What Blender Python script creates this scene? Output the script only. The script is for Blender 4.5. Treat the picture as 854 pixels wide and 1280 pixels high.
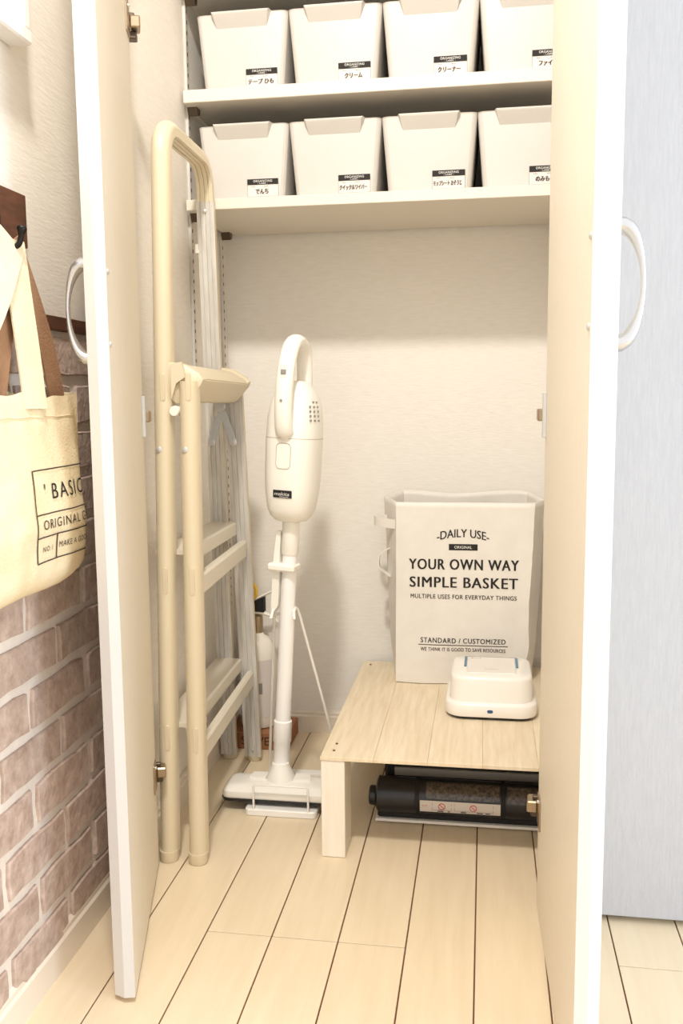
import bpy, bmesh, math, random
from mathutils import Vector, Matrix, noise
random.seed(7)
PI = math.pi
S = bpy.context.scene
C = S.collection
for o in list(bpy.data.objects):
    bpy.data.objects.remove(o)

# ------------------------------------------------------------------ camera
YAW, PITCH, ROLL, FPX, CAMZ = 0.156889, 0.125859, -0.009228, 1139.4, 0.8074
cam_d = bpy.data.cameras.new('camera')
cam = bpy.data.objects.new('camera', cam_d)
C.objects.link(cam)
S.camera = cam
cam_d.sensor_fit = 'VERTICAL'
cam_d.sensor_height = 36.0
cam_d.lens = 36.0 * FPX / 1280.0
cam_d.clip_start = 0.02
_f = Vector((-math.sin(YAW) * math.cos(PITCH), math.cos(YAW) * math.cos(PITCH), -math.sin(PITCH)))
_r = Vector((math.cos(YAW), math.sin(YAW), 0))
_u = _r.cross(_f)
_r2 = math.cos(ROLL) * _r + math.sin(ROLL) * _u
_u2 = -math.sin(ROLL) * _r + math.cos(ROLL) * _u
cam.matrix_world = Matrix(((_r2.x, _u2.x, -_f.x, 0), (_r2.y, _u2.y, -_f.y, 0), (_r2.z, _u2.z, -_f.z, CAMZ), (0, 0, 0, 1)))

# ------------------------------------------------------------------ light
w = bpy.data.worlds.new('room_ambience')
S.world = w
w.use_nodes = True
w.node_tree.nodes['Background'].inputs[0].default_value = (1.0, 0.985, 0.965, 1)
w.node_tree.nodes['Background'].inputs[1].default_value = 1.12

def area(name, loc, target, sx, sy, power, col, shape='RECTANGLE'):
    d = bpy.data.lights.new(name, 'AREA')
    d.shape = shape
    d.size = sx
    d.size_y = sy
    d.energy = power
    d.color = col
    o = bpy.data.objects.new(name, d)
    C.objects.link(o)
    o.location = loc
    o.rotation_euler = (Vector(target) - Vector(loc)).to_track_quat('-Z', 'Y').to_euler()
    return o

# ceiling lamp of the room, a little left of the camera; window of the room far to the right
area('ceiling_lamp_light', (-0.24, 0.53, 2.24), (-0.20, 1.55, 0.7), 0.14, 0.14, 19, (1.0, 0.955, 0.88), 'DISK')
area('window_daylight', (2.6, 0.25, 1.20), (-0.6, 0.80, 0.75), 1.2, 1.5, 36, (0.66, 0.82, 1.0))

vs = S.view_settings
vs.view_transform = 'Standard'
vs.look = 'None'
vs.gamma = 1.0
vs.use_curve_mapping = False
vs.exposure = 0.42

# ------------------------------------------------------------------ helpers
def lin(c):
    c = c / 255.0
    return c / 12.92 if c <= 0.04045 else ((c + 0.055) / 1.055) ** 2.4

def rgb(*c):
    return tuple(lin(v) for v in c) + (1.0,)

class Nodes:
    def __init__(s, m):
        s.t = m.node_tree
        s.b = s.t.nodes['Principled BSDF']
    def n(s, typ, **kw):
        x = s.t.nodes.new(typ)
        for k, v in kw.items():
            if k in x.inputs:
                x.inputs[k].default_value = v
            else:
                setattr(x, k, v)
        return x
    def l(s, a, b):
        s.t.links.new(a, b)

def mat(name, col, rough=0.5, metal=0.0, spec=0.5, noise_scale=None, col2=None, stretch=(1, 1, 1), bump=0.0,
        bump_scale=None, detail=4.0, emit=None, alpha=None, trans=0.0, bump_stretch=None, per_object=0.0):
    m = bpy.data.materials.new(name)
    m.use_nodes = True
    N = Nodes(m)
    b = N.b
    b.inputs['Base Color'].default_value = col
    b.inputs['Roughness'].default_value = rough
    b.inputs['Metallic'].default_value = metal
    b.inputs['Specular IOR Level'].default_value = spec
    if trans:
        b.inputs['Transmission Weight'].default_value = trans
    tc = N.n('ShaderNodeTexCoord')
    last = None
    if noise_scale:
        mp = N.n('ShaderNodeMapping')
        mp.inputs['Scale'].default_value = stretch
        N.l(tc.outputs['Object'], mp.inputs[0])
        src = mp.outputs[0]
        if per_object:
            oi = N.n('ShaderNodeObjectInfo')
            ml = N.n('ShaderNodeVectorMath', operation='SCALE')
            cx = N.n('ShaderNodeCombineXYZ')
            for k in range(3):
                N.l(oi.outputs['Random'], cx.inputs[k])
            N.l(cx.outputs[0], ml.inputs[0])
            ml.inputs['Scale'].default_value = 37.0
            ad = N.n('ShaderNodeVectorMath', operation='ADD')
            N.l(src, ad.inputs[0])
            N.l(ml.outputs[0], ad.inputs[1])
            src = ad.outputs[0]
        nz = N.n('ShaderNodeTexNoise', Scale=noise_scale, Detail=detail, Roughness=0.6)
        N.l(src, nz.inputs['Vector'])
        cr = N.n('ShaderNodeValToRGB')
        cr.color_ramp.elements[0].position = 0.3
        cr.color_ramp.elements[1].position = 0.7
        cr.color_ramp.elements[0].color = col
        cr.color_ramp.elements[1].color = col2 or col
        N.l(nz.outputs[0], cr.inputs[0])
        last = cr.outputs[0]
        if per_object:
            mr = N.n('ShaderNodeMapRange')
            mr.inputs['To Min'].default_value = 1.0 - per_object
            mr.inputs['To Max'].default_value = 1.0 + per_object
            N.l(oi.outputs['Random'], mr.inputs[0])
            hs = N.n('ShaderNodeHueSaturation')
            N.l(last, hs.inputs['Color'])
            N.l(mr.outputs[0], hs.inputs['Value'])
            last = hs.outputs[0]
        N.l(last, b.inputs['Base Color'])
    if bump:
        mp2 = N.n('ShaderNodeMapping')
        mp2.inputs['Scale'].default_value = bump_stretch or (1, 1, 1)
        N.l(tc.outputs['Object'], mp2.inputs[0])
        n2 = N.n('ShaderNodeTexNoise', Scale=bump_scale or 60.0, Detail=3.0)
        N.l(mp2.outputs[0], n2.inputs['Vector'])
        bp = N.n('ShaderNodeBump', Strength=bump, Distance=0.002)
        N.l(n2.outputs[0], bp.inputs['Height'])
        N.l(bp.outputs[0], b.inputs['Normal'])
    if emit:
        b.inputs['Emission Color'].default_value = emit[0]
        b.inputs['Emission Strength'].default_value = emit[1]
    return m

M = {}
M['wall'] = mat('wallpaper', rgb(241, 235, 226), 0.9, noise_scale=90, col2=rgb(234, 227, 217), stretch=(1, 0.35, 2.2), bump=0.2, bump_scale=170, bump_stretch=(1, 0.35, 2.0))
M['wall_back'] = mat('wallpaper_back', rgb(245, 240, 233), 0.9, noise_scale=90, col2=rgb(238, 233, 224), stretch=(0.35, 1, 2.2), bump=0.25, bump_scale=170, bump_stretch=(0.35, 1, 2.0))
M['mortar'] = mat('mortar', rgb(238, 230, 221), 0.95, noise_scale=40, col2=rgb(230, 219, 208), bump=0.6, bump_scale=120)
M['brick'] = mat('brick_face', rgb(172, 147, 133), 0.95, noise_scale=45, col2=rgb(214, 194, 181), bump=1.0, bump_scale=110, per_object=0.09, detail=10)
M['base'] = mat('baseboard_white', rgb(236, 224, 208), 0.5)
M['door'] = mat('door_linen_laminate', rgb(232, 223, 207), 0.55, noise_scale=60, col2=rgb(226, 216, 199), stretch=(6, 6, 0.5), bump=0.15, bump_scale=220)
M['door_cool'] = mat('door_pale_grey_laminate', rgb(190, 192, 198), 0.5, noise_scale=60, col2=rgb(181, 183, 190), stretch=(6, 6, 0.5), bump=0.15, bump_scale=220)
M['door_edge'] = mat('door_edge_white', rgb(216, 214, 212), 0.45)
M['groove'] = mat('floor_groove', rgb(120, 78, 52), 0.9)
M['plank'] = mat('maple_plank', rgb(234, 217, 188), 0.36, noise_scale=9, col2=rgb(226, 207, 176), stretch=(6, 0.55, 1), per_object=0.02, detail=6, spec=0.4)
M['ply'] = mat('whitewashed_pine', rgb(240, 226, 200), 0.55, noise_scale=12, col2=rgb(224, 204, 172), stretch=(9, 0.7, 3), detail=6, per_object=0.03)
M['ply_leg'] = mat('whitewashed_pine_leg', rgb(247, 240, 228), 0.55, noise_scale=12, col2=rgb(238, 228, 212), stretch=(9, 9, 0.7), detail=6)
M['shelf'] = mat('shelf_white', rgb(228, 220, 206), 0.45)
M['bin'] = mat('bin_white_plastic', rgb(209, 204, 198), 0.42)
M['tan'] = mat('ladder_tan_paint', rgb(222, 208, 180), 0.34, noise_scale=300, col2=rgb(219, 205, 176), spec=0.5)
M['tan_step'] = mat('ladder_step_plastic', rgb(222, 209, 182), 0.45, bump=0.1, bump_scale=300)
M['alu'] = mat('ladder_aluminium', rgb(226, 223, 217), 0.42, 0.1, noise_scale=60, col2=rgb(196, 190, 181), stretch=(1, 1, 0.1))
M['steel'] = mat('steel', rgb(206, 206, 206), 0.3, 0.4)
M['stay'] = mat('stay_zinc', rgb(198, 202, 208), 0.3, 0.3)
M['tread'] = mat('ladder_tread_cream', rgb(226, 217, 200), 0.4)
M['steel_dark'] = mat('steel_dark', rgb(96, 84, 72), 0.4, 0.8)
M['nickel'] = mat('hinge_nickel', rgb(176, 158, 134), 0.3, 0.9)
M['chrome'] = mat('handle_satin', rgb(204, 204, 206), 0.25, 0.85)
M['white_gloss'] = mat('white_gloss_plastic', rgb(246, 241, 230), 0.25)
M['ivory'] = mat('ivory_plastic', rgb(250, 246, 237), 0.3)
M['white_pipe'] = mat('white_pipe', rgb(250, 248, 246), 0.28)
M['white_steel'] = mat('white_coated_steel', rgb(248, 244, 238), 0.35)
M['grey_line'] = mat('grey_seam', rgb(190, 180, 166), 0.6)
M['grey_mid'] = mat('grey_plastic', rgb(150, 146, 142), 0.4)
M['black'] = mat('black_plastic', rgb(30, 29, 31), 0.35)
M['black_matte'] = mat('black_matte', rgb(22, 21, 22), 0.7)
M['ink'] = mat('black_ink', rgb(38, 34, 32), 0.8)
M['ink_brown'] = mat('faded_ink', rgb(66, 52, 42), 0.9)
M['ink_grey'] = mat('pen_ink', rgb(58, 52, 48), 0.9)
M['paper'] = mat('label_paper', rgb(226, 218, 212), 0.8)
M['paper_text'] = mat('white_print', rgb(240, 238, 232), 0.8)
M['canvas'] = mat('canvas_cream', rgb(232, 212, 172), 0.95, noise_scale=14, col2=rgb(243, 228, 196), bump=0.5, bump_scale=350)
M['canvas_light'] = mat('canvas_strap_cream', rgb(226, 211, 176), 0.95, noise_scale=20, col2=rgb(234, 221, 190), bump=0.4, bump_scale=350)
M['canvas_brown'] = mat('canvas_strap_brown', rgb(150, 112, 82), 0.95, noise_scale=20, col2=rgb(166, 128, 96), bump=0.4, bump_scale=300)
M['walnut'] = mat('dark_walnut', rgb(72, 42, 28), 0.6, noise_scale=30, col2=rgb(104, 62, 40), stretch=(1, 0.6, 5), bump=0.2, bump_scale=80)
M['iron'] = mat('black_iron', rgb(34, 30, 28), 0.35, 0.6)
M['tarp'] = mat('woven_tarp_white', rgb(236, 231, 223), 0.5, noise_scale=20, col2=rgb(230, 224, 215), bump=0.12, bump_scale=400)
M['robot'] = mat('robot_white', rgb(248, 243, 236), 0.22)
M['robot_top'] = mat('robot_top_panel', rgb(240, 234, 226), 0.35)
M['blue'] = mat('blue_accent', rgb(88, 132, 158), 0.4)
M['navy'] = mat('indicator_blue', rgb(54, 84, 130), 0.3)
M['debris'] = mat('dusty_window', rgb(34, 31, 30), 0.25, noise_scale=160, col2=rgb(110, 98, 86), detail=8)
M['red'] = mat('red_print', rgb(214, 92, 74), 0.7)
M['card'] = mat('brown_cardboard', rgb(170, 118, 84), 0.9, noise_scale=30, col2=rgb(156, 104, 72))
M['yellow'] = mat('yellow_pin', rgb(240, 196, 70), 0.4)
M['frame_white'] = mat('frame_white', rgb(240, 236, 232), 0.5)

def finish(name, me, mats, parent, smooth=None):
    if not isinstance(mats, (list, tuple)):
        mats = [mats]
    for m in mats:
        me.materials.append(M[m])
    o = bpy.data.objects.new(name, me)
    C.objects.link(o)
    if parent is not None:
        o.parent = parent
    if smooth is not None:
        for p in me.polygons:
            p.use_smooth = True
        try:
            me.set_sharp_from_angle(angle=math.radians(smooth))
        except Exception:
            pass
    return o

def worldloc(o):
    v = Vector((0, 0, 0))
    while o is not None:
        v = v + Vector(o.location)
        o = o.parent
    return v

def obj(name, bm, mats, parent=None, smooth=None, origin=None):
    """bm is in world coordinates. origin: base of a top-level mesh thing."""
    base = worldloc(parent) if parent is not None else Vector((0, 0, 0))
    if origin is not None:
        base = Vector(origin)
    bmesh.ops.recalc_face_normals(bm, faces=bm.faces)
    if base.length:
        bmesh.ops.translate(bm, verts=bm.verts, vec=-base)
    me = bpy.data.meshes.new(name)
    bm.to_mesh(me)
    bm.free()
    o = finish(name, me, mats, parent, smooth)
    if origin is not None:
        o.location = Vector(origin) - (worldloc(parent) if parent is not None else Vector((0, 0, 0)))
    return o

def tag(o, label=None, cat=None, group=None, kind=None):
    if label: o['label'] = label
    if cat: o['category'] = cat
    if group: o['group'] = group
    if kind: o['kind'] = kind
    return o

def thing(name, loc, label, cat, group=None):
    o = bpy.data.objects.new(name, None)
    o.empty_display_size = 0.05
    C.objects.link(o)
    o.location = loc
    return tag(o, label, cat, group)

def copy_tree(o, parent=None):
    c = o.copy()
    C.objects.link(c)
    c.parent = parent
    for ch in list(o.children):
        copy_tree(ch, c)
    return c

def B():
    return bmesh.new()

def box(bm, x0, x1, y0, y1, z0, z1, bev=0.0, seg=1, mi=0):
    r = bmesh.ops.create_cube(bm, size=1.0)
    vs_ = r['verts']
    for v in vs_:
        v.co = Vector(((x0 + x1) / 2 + v.co.x * (x1 - x0), (y0 + y1) / 2 + v.co.y * (y1 - y0), (z0 + z1) / 2 + v.co.z * (z1 - z0)))
    fs = set(f for v in vs_ for f in v.link_faces)
    for f in fs:
        f.material_index = mi
    if bev > 0:
        es = list(set(e for v in vs_ for e in v.link_edges))
        bmesh.ops.bevel(bm, geom=es, offset=bev, segments=seg, affect='EDGES', profile=0.5)
    return bm

def loft(bm, rings, closed=True, cap0=True, cap1=True, mi=0, mis=None):
    vr = [[bm.verts.new(p) for p in r] for r in rings]
    n = len(vr[0])
    for i in range(len(vr) - 1):
        for j in range(n if closed else n - 1):
            k = (j + 1) % n
            try:
                f = bm.faces.new((vr[i][j], vr[i][k], vr[i + 1][k], vr[i + 1][j]))
                f.material_index = mis[j] if mis else mi
            except ValueError:
                pass
    if closed and cap0:
        f = bm.faces.new(vr[0][::-1]); f.material_index = mi
    if closed and cap1:
        f = bm.faces.new(vr[-1]); f.material_index = mi
    return bm

def frames(path, up=None):
    P = [Vector(p) for p in path]
    T = []
    for i in range(len(P)):
        a = P[max(i - 1, 0)]
        b = P[min(i + 1, len(P) - 1)]
        T.append((b - a).normalized())
    u = Vector(up) if up else (Vector((0, 0, 1)) if abs(T[0].z) < 0.9 else Vector((1, 0, 0)))
    out = []
    for i in range(len(P)):
        u = (u - T[i] * u.dot(T[i])).normalized()
        out.append((P[i], T[i], u, T[i].cross(u)))
    return out

def tube(bm, path, r, n=10, sx=1.0, sy=1.0, up=None, mi=0):
    rings = []
    for i, (p, t, u, v) in enumerate(frames(path, up)):
        rr = r[i] if isinstance(r, (list, tuple)) else r
        rings.append([p + u * (rr * sx * math.cos(2 * PI * k / n)) + v * (rr * sy * math.sin(2 * PI * k / n)) for k in range(n)])
    return loft(bm, rings, mi=mi)

def ribbon(bm, path, width, th, wdir):
    """flat strap along path, width vector wdir"""
    wd = Vector(wdir).normalized()
    rings = []
    for p, t, u, v in frames(path, None):
        ww = (wd - t * wd.dot(t)).normalized()
        nn = t.cross(ww)
        a, b = ww * width / 2, nn * th / 2
        rings.append([p - a - b, p + a - b, p + a + b, p - a + b])
    return loft(bm, rings)

def prism(bm, pts, axis, a0, a1, mi=0):
    """extrude a 2D polygon along axis ('x','y','z')"""
    def P(p, a):
        if axis == 'z': return (p[0], p[1], a)
        if axis == 'y': return (p[0], a, p[1])
        return (a, p[0], p[1])
    return loft(bm, [[P(p, a0) for p in pts], [P(p, a1) for p in pts]], mi=mi)

def rrect(w, h, r, n=5):
    pts = []
    for cx, cy, a0 in ((w / 2 - r, h / 2 - r, 0), (-w / 2 + r, h / 2 - r, 90), (-w / 2 + r, -h / 2 + r, 180), (w / 2 - r, -h / 2 + r, 270)):
        for k in range(n + 1):
            a = math.radians(a0 + 90.0 * k / n)
            pts.append((cx + r * math.cos(a), cy + r * math.sin(a)))
    return pts

def lathe(bm, prof, c, n=24, axis=(0, 0, 1)):
    ax = Vector(axis).normalized()
    u = Vector((1, 0, 0)) if abs(ax.x) < 0.9 else Vector((0, 0, 1))
    u = (u - ax * u.dot(ax)).normalized()
    v = ax.cross(u)
    c = Vector(c)
    rings = [[c + ax * z + u * (r * math.cos(2 * PI * k / n)) + v * (r * math.sin(2 * PI * k / n)) for k in range(n)] for r, z in prof]
    return loft(bm, rings)

def bez(p0, p1, p2, p3, n=10):
    p0, p1, p2, p3 = map(Vector, (p0, p1, p2, p3))
    return [p0 * (1 - t) ** 3 + p1 * (3 * t * (1 - t) ** 2) + p2 * (3 * t * t * (1 - t)) + p3 * t ** 3 for t in [i / n for i in range(n + 1)]]

def catmull(pts, n=6):
    P = [Vector(p) for p in pts]
    P = [P[0] * 2 - P[1]] + P + [P[-1] * 2 - P[-2]]
    out = []
    for i in range(1, len(P) - 2):
        for k in range(n):
            t = k / n
            a, b, c, d = P[i - 1], P[i], P[i + 1], P[i + 2]
            out.append(0.5 * ((2 * b) + (c - a) * t + (2 * a - 5 * b + 4 * c - d) * t * t + (3 * b - a - 3 * c + d) * t ** 3))
    out.append(P[-2])
    return out

def text_polys(body, arc=0.0, space=1.0, bold=0.0):
    """returns verts2d, faces, (w,h) of a text in unit size, centred in x, baseline 0"""
    cu = bpy.data.curves.new('lettering', 'FONT')
    cu.body = body
    cu.size = 1.0
    cu.align_x = 'CENTER'
    cu.space_character = space
    cu.resolution_u = 3
    ob = bpy.data.objects.new('lettering', cu)
    C.objects.link(ob)
    dg = bpy.context.evaluated_depsgraph_get()
    me = bpy.data.meshes.new_from_object(ob.evaluated_get(dg))
    vs2 = [(v.co.x, v.co.y) for v in me.vertices]
    fs = [tuple(p.vertices) for p in me.polygons]
    bpy.data.objects.remove(ob)
    bpy.data.curves.remove(cu)
    bpy.data.meshes.remove(me)
    return vs2, fs

def lettering(name, body, fmap, cx, cy, width, height, m, parent, arc=0.0, space=1.0, shear=0.0, bold=0.0):
    """flat print: text fitted into width x height centred at (cx, cy), mapped to 3D by fmap(u, v)"""
    vs2, fs = text_polys(body, arc, space, bold)
    if not vs2:
        return None
    x0 = min(v[0] for v in vs2); x1 = max(v[0] for v in vs2)
    y0 = min(v[1] for v in vs2); y1 = max(v[1] for v in vs2)
    sx = width / max(x1 - x0, 1e-6)
    sy = height / max(y1 - y0, 1e-6)
    bm = B()
    vv = []
    for x, y, sh in [(p[0], p[1], d_) for d_ in ((-bold, bold) if bold else (0.0,)) for p in vs2]:
        a = (x - (x0 + x1) / 2) * sx + sh * height
        b = (y - (y0 + y1) / 2) * sy
        a += shear * b
        b -= arc * (a / (width / 2)) ** 2
        vv.append(bm.verts.new(fmap(cx + a, cy + b)))
    bm.verts.ensure_lookup_table()
    for off_ in ((0, len(vs2)) if bold else (0,)):
        for f in fs:
            try:
                bm.faces.new([vv[i + off_] for i in f])
            except ValueError:
                pass
    base = worldloc(parent)
    bmesh.ops.translate(bm, verts=bm.verts, vec=-base)
    me = bpy.data.meshes.new(name)
    bm.to_mesh(me)
    bm.free()
    return finish(name, me, m, parent)

def rect_print(name, fmap, u0, u1, v0, v1, m, parent, n=6):
    bm = B()
    g = [[bm.verts.new(fmap(u0 + (u1 - u0) * i / n, v)) for i in range(n + 1)] for v in (v0, v1)]
    for i in range(n):
        bm.faces.new((g[0][i], g[0][i + 1], g[1][i + 1], g[1][i]))
    bmesh.ops.translate(bm, verts=bm.verts, vec=-worldloc(parent))
    me = bpy.data.meshes.new(name)
    bm.to_mesh(me)
    bm.free()
    return finish(name, me, m, parent)

# ================================================================== SETTING
XL = -0.598      # left wall
YB = 2.10        # back wall of the closet
XR = 0.195       # right inner wall of the closet
YF = 1.39        # front plane of the closet
HC = 2.45

# floor: dark sub-floor in the grooves, planks proud of it
bm = B(); box(bm, XL - 0.1, 2.6, -1.2, YB + 0.1, -0.06, -0.003)
floor = tag(obj('floor', bm, 'groove'), 'pale maple plank floor with dark grooves', 'floor', kind='structure')
PW = 0.1012
X0 = -0.412 - 2 * PW
plank_mesh = {}
for i in range(0, 30):
    xa = X0 + i * PW
    xb = xa + PW
    grp = (i - 2) // 3
    off = 1.252 if grp % 2 == 0 else 1.252 - 0.909
    cuts = [-1.2] + [off + 1.818 * k for k in range(-2, 3) if -1.1 < off + 1.818 * k < YB - 0.05] + [YB]
    for a, b in zip(cuts[:-1], cuts[1:]):
        L = round(b - a, 3)
        if L not in plank_mesh:
            bm = B(); box(bm, 0.0011, PW - 0.0011, 0.0009, L - 0.0009, -0.003, 0.0, 0.0005)
            me = bpy.data.meshes.new('plank'); bm.to_mesh(me); bm.free()
            me.materials.append(M['plank'])
            plank_mesh[L] = me
        o = bpy.data.objects.new('plank', plank_mesh[L])
        C.objects.link(o); o.parent = floor
        o.location = (xa, a, 0)

# walls
bm = B(); box(bm, XL - 0.08, XL, -1.2, YB, 0, HC)
wall_left = tag(obj('wall_left', bm, 'wall'), 'cream woven wallpaper wall with brick dado outside the closet', 'wall', kind='structure')
bm = B(); box(bm, XL - 0.08, 2.6, YB, YB + 0.08, 0, HC)
tag(obj('wall_back', bm, 'wall_back'), 'cream wallpaper back wall of the closet', 'wall', kind='structure')
bm = B(); box(bm, XR, XR + 0.03, YF, YB, 0, HC)
tag(obj('wall_right', bm, 'wall'), 'inner right side wall of the closet', 'wall', kind='structure')
bm = B(); box(bm, XL, XR + 0.03, YF, YB, 2.30, HC)
tag(obj('ceiling', bm, 'shelf'), 'ceiling board of the closet', 'ceiling', kind='structure')
bm = B(); box(bm, XL, 2.6, YF, YF + 0.03, 2.08, 2.30)
box(bm, 0.135, XR, YF + 0.002, YF + 0.028, 0.0, 2.08)
tag(obj('wall_front', bm, 'wall'), 'header and jamb around the closet opening', 'wall', kind='structure')

# brick dado: mortar bed + single bricks
ZB0, ZB1 = 0.055, 0.902
bm = B(); box(bm, XL - 0.001, XL + 0.004, -0.2, 1.40, 0.03, ZB1)
mb = obj('mortar_bed', bm, 'mortar', wall_left)
variants = []
for k in range(7):
    bm = B()
    w_, h_ = 0.1550, 0.0530
    # a front outline with a wobble, lofted from the bed to a softened face
    out = []
    n1, n2 = 5, 2
    for i in range(n1): out.append((-w_ / 2 + w_ * i / n1, -h_ / 2))
    for i in range(n2): out.append((w_ / 2, -h_ / 2 + h_ * i / n2))
    for i in range(n1): out.append((w_ / 2 - w_ * i / n1, h_ / 2))
    for i in range(n2): out.append((-w_ / 2, h_ / 2 - h_ * i / n2))
    out = [(a + random.uniform(-.0026, .0026), b + random.uniform(-.0020, .0020)) for a, b in out]
    rings = [[(0.0, a, b) for a, b in out], [(0.0042, a * 0.995, b * 0.985) for a, b in out], [(0.0058 + random.uniform(-.0006, .0006), a * 0.965, b * 0.92) for a, b in out]]
    loft(bm, rings, cap0=False)
    bmesh.ops.recalc_face_normals(bm, faces=bm.faces)
    me = bpy.data.meshes.new('brick'); bm.to_mesh(me); bm.free()
    me.materials.append(M['brick'])
    variants.append(me)
BP, RP = 0.168, 0.0667
for r in range(-1, 13):
    zc = 0.100 + RP * r + RP / 2
    if r == -1: zc = 0.0675
    if zc + 0.02 > ZB1 - 0.0: continue
    ph = 1.084 if r % 2 == 0 else 1.168
    ph = 1.084 if (r % 2 == 0) else 1.168
    for k in range(-6, 3):
        yc = ph + BP * (k + 0.5) + (0.0)
        if yc - 0.08 < -0.2: continue
        if yc > 1.44: continue
        o = bpy.data.objects.new('brick', random.choice(variants))
        C.objects.link(o); o.parent = wall_left
        o.location = (XL + 0.0035, yc, zc)
        if yc + 0.08 > 1.40:
            o.scale = (1, 0.45, 1); o.location.y = 1.36 if yc > 1.36 else yc - 0.02
            if yc <= 1.36: o.scale = (1, 0.7, 1)
        if r == -1:
            o.scale = (o.scale[0], o.scale[1], 0.95); o.location.z = 0.0675
bm = B(); box(bm, XL - 0.001, XL + 0.013, -0.2, 1.40, ZB1, 0.921, 0.001)
tag(obj('trim_1', bm, 'walnut'), 'thin dark wood strip capping the brick dado', 'trim', kind='structure')

# baseboards
def baseboard(name, x0, x1, y0, y1, lab):
    bm = B()
    if abs(x1 - x0) < abs(y1 - y0):
        prism(bm, [(x0, 0), (x1, 0), (x1, 0.043), (x1 - 0.003, 0.047), (x1 - 0.003, 0.054), (x1 - 0.007, 0.058), (x0, 0.058)], 'y', y0, y1)
    else:
        prism(bm, [(y1, 0), (y0, 0), (y0, 0.040), (y0 + 0.003, 0.043), (y0 + 0.003, 0.049), (y0 + 0.006, 0.052), (y1, 0.052)], 'x', x0, x1)
    return tag(obj(name, bm, 'base'), lab, 'baseboard', kind='structure')
baseboard('baseboard_left', XL, XL + 0.0125, -1.2, YB - 0.0125, 'cream baseboard along the left wall')
baseboard('baseboard_back', XL, XR, YB - 0.0125, YB, 'cream baseboard along the back of the closet')

# ------------------------------------------------------------------ doors
def plan_door(name, near, hinge, side, z0, z1, t, m, lab, hinge_z):
    """near/hinge: inner-face corners in plan; side: unit sign giving the outer side"""
    n = Vector((near[0], near[1], 0)); h = Vector((hinge[0], hinge[1], 0))
    d = (h - n).normalized()
    q = Vector((-d.y, d.x, 0)) * side           # towards the outer face
    L = (h - n).length
    ch = 0.014
    pts = [n, h, h + q * t, n + q * t + d * (ch * 0.7), n + q * (t - ch)]
    bm = B()
    loft(bm, [[(p.x, p.y, z0) for p in pts], [(p.x, p.y, z1) for p in pts]], mis=[0, 0, 0, 1, 1])
    o = tag(obj(name, bm, [m, 'door_edge'], origin=(h.x, h.y, z0)), lab, 'door', kind='structure')
    return o, n, d, q, L, t

def bow_handle(parent, n, d, q, t, z0, z1, inset, proj):
    bm = B()
    path = []; rad = []
    zc = (z0 + z1) / 2; hh = (z1 - z0) / 2
    K = 22
    base = n + d * inset + q * t
    for i in range(K + 1):
        a = -PI / 2 + PI * i / K
        s = math.sin(a)
        e = max(0.0, math.cos(a)) ** 0.62
        path.append(base + q * (proj * e - 0.002) + Vector((0, 0, zc + hh * (s * 0.86 + 0.14 * s ** 5) - 0)))
        rad.append(0.0030 + 0.0062 * abs(s) ** 2.6)
    tube(bm, path, rad, 12, sx=0.95, sy=1.35, up=q)
    return obj('handle', bm, 'chrome', parent, smooth=60)

def screw(parent, p, q, r=0.004, m='steel', nm='screw'):
    bm = B()
    lathe(bm, [(r, 0), (r, 0.0012), (r * 0.6, 0.0024), (0.0002, 0.0027)], p, 12, q)
    return obj(nm, bm, m, parent, smooth=50)

dl = plan_door('door_1', (-0.4575, 1.077), (-0.553, 1.428), 1, 0.008, 2.06, 0.028, 'door', 'open left closet door seen from its beige inner face', None)
dr = plan_door('door_2', (0.101, 0.935), (0.088, 1.385), -1, 0.008, 2.06, 0.028, 'door', 'open right closet door seen from its beige inner face', None)

def oriented_box(bm, p, ex, ey, ez, sx, sy, sz, bev=0.0):
    b2 = B(); box(b2, -sx / 2, sx / 2, -sy / 2, sy / 2, -sz / 2, sz / 2, bev)
    mm = Matrix((( ex.x, ey.x, ez.x, p.x), (ex.y, ey.y, ez.y, p.y), (ex.z, ey.z, ez.z, p.z), (0, 0, 0, 1)))
    bmesh.ops.transform(b2, matrix=mm, verts=b2.verts)
    me = bpy.data.meshes.new('tmp'); b2.to_mesh(me); b2.free()
    bm.from_mesh(me); bpy.data.meshes.remove(me)
    return bm

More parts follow.
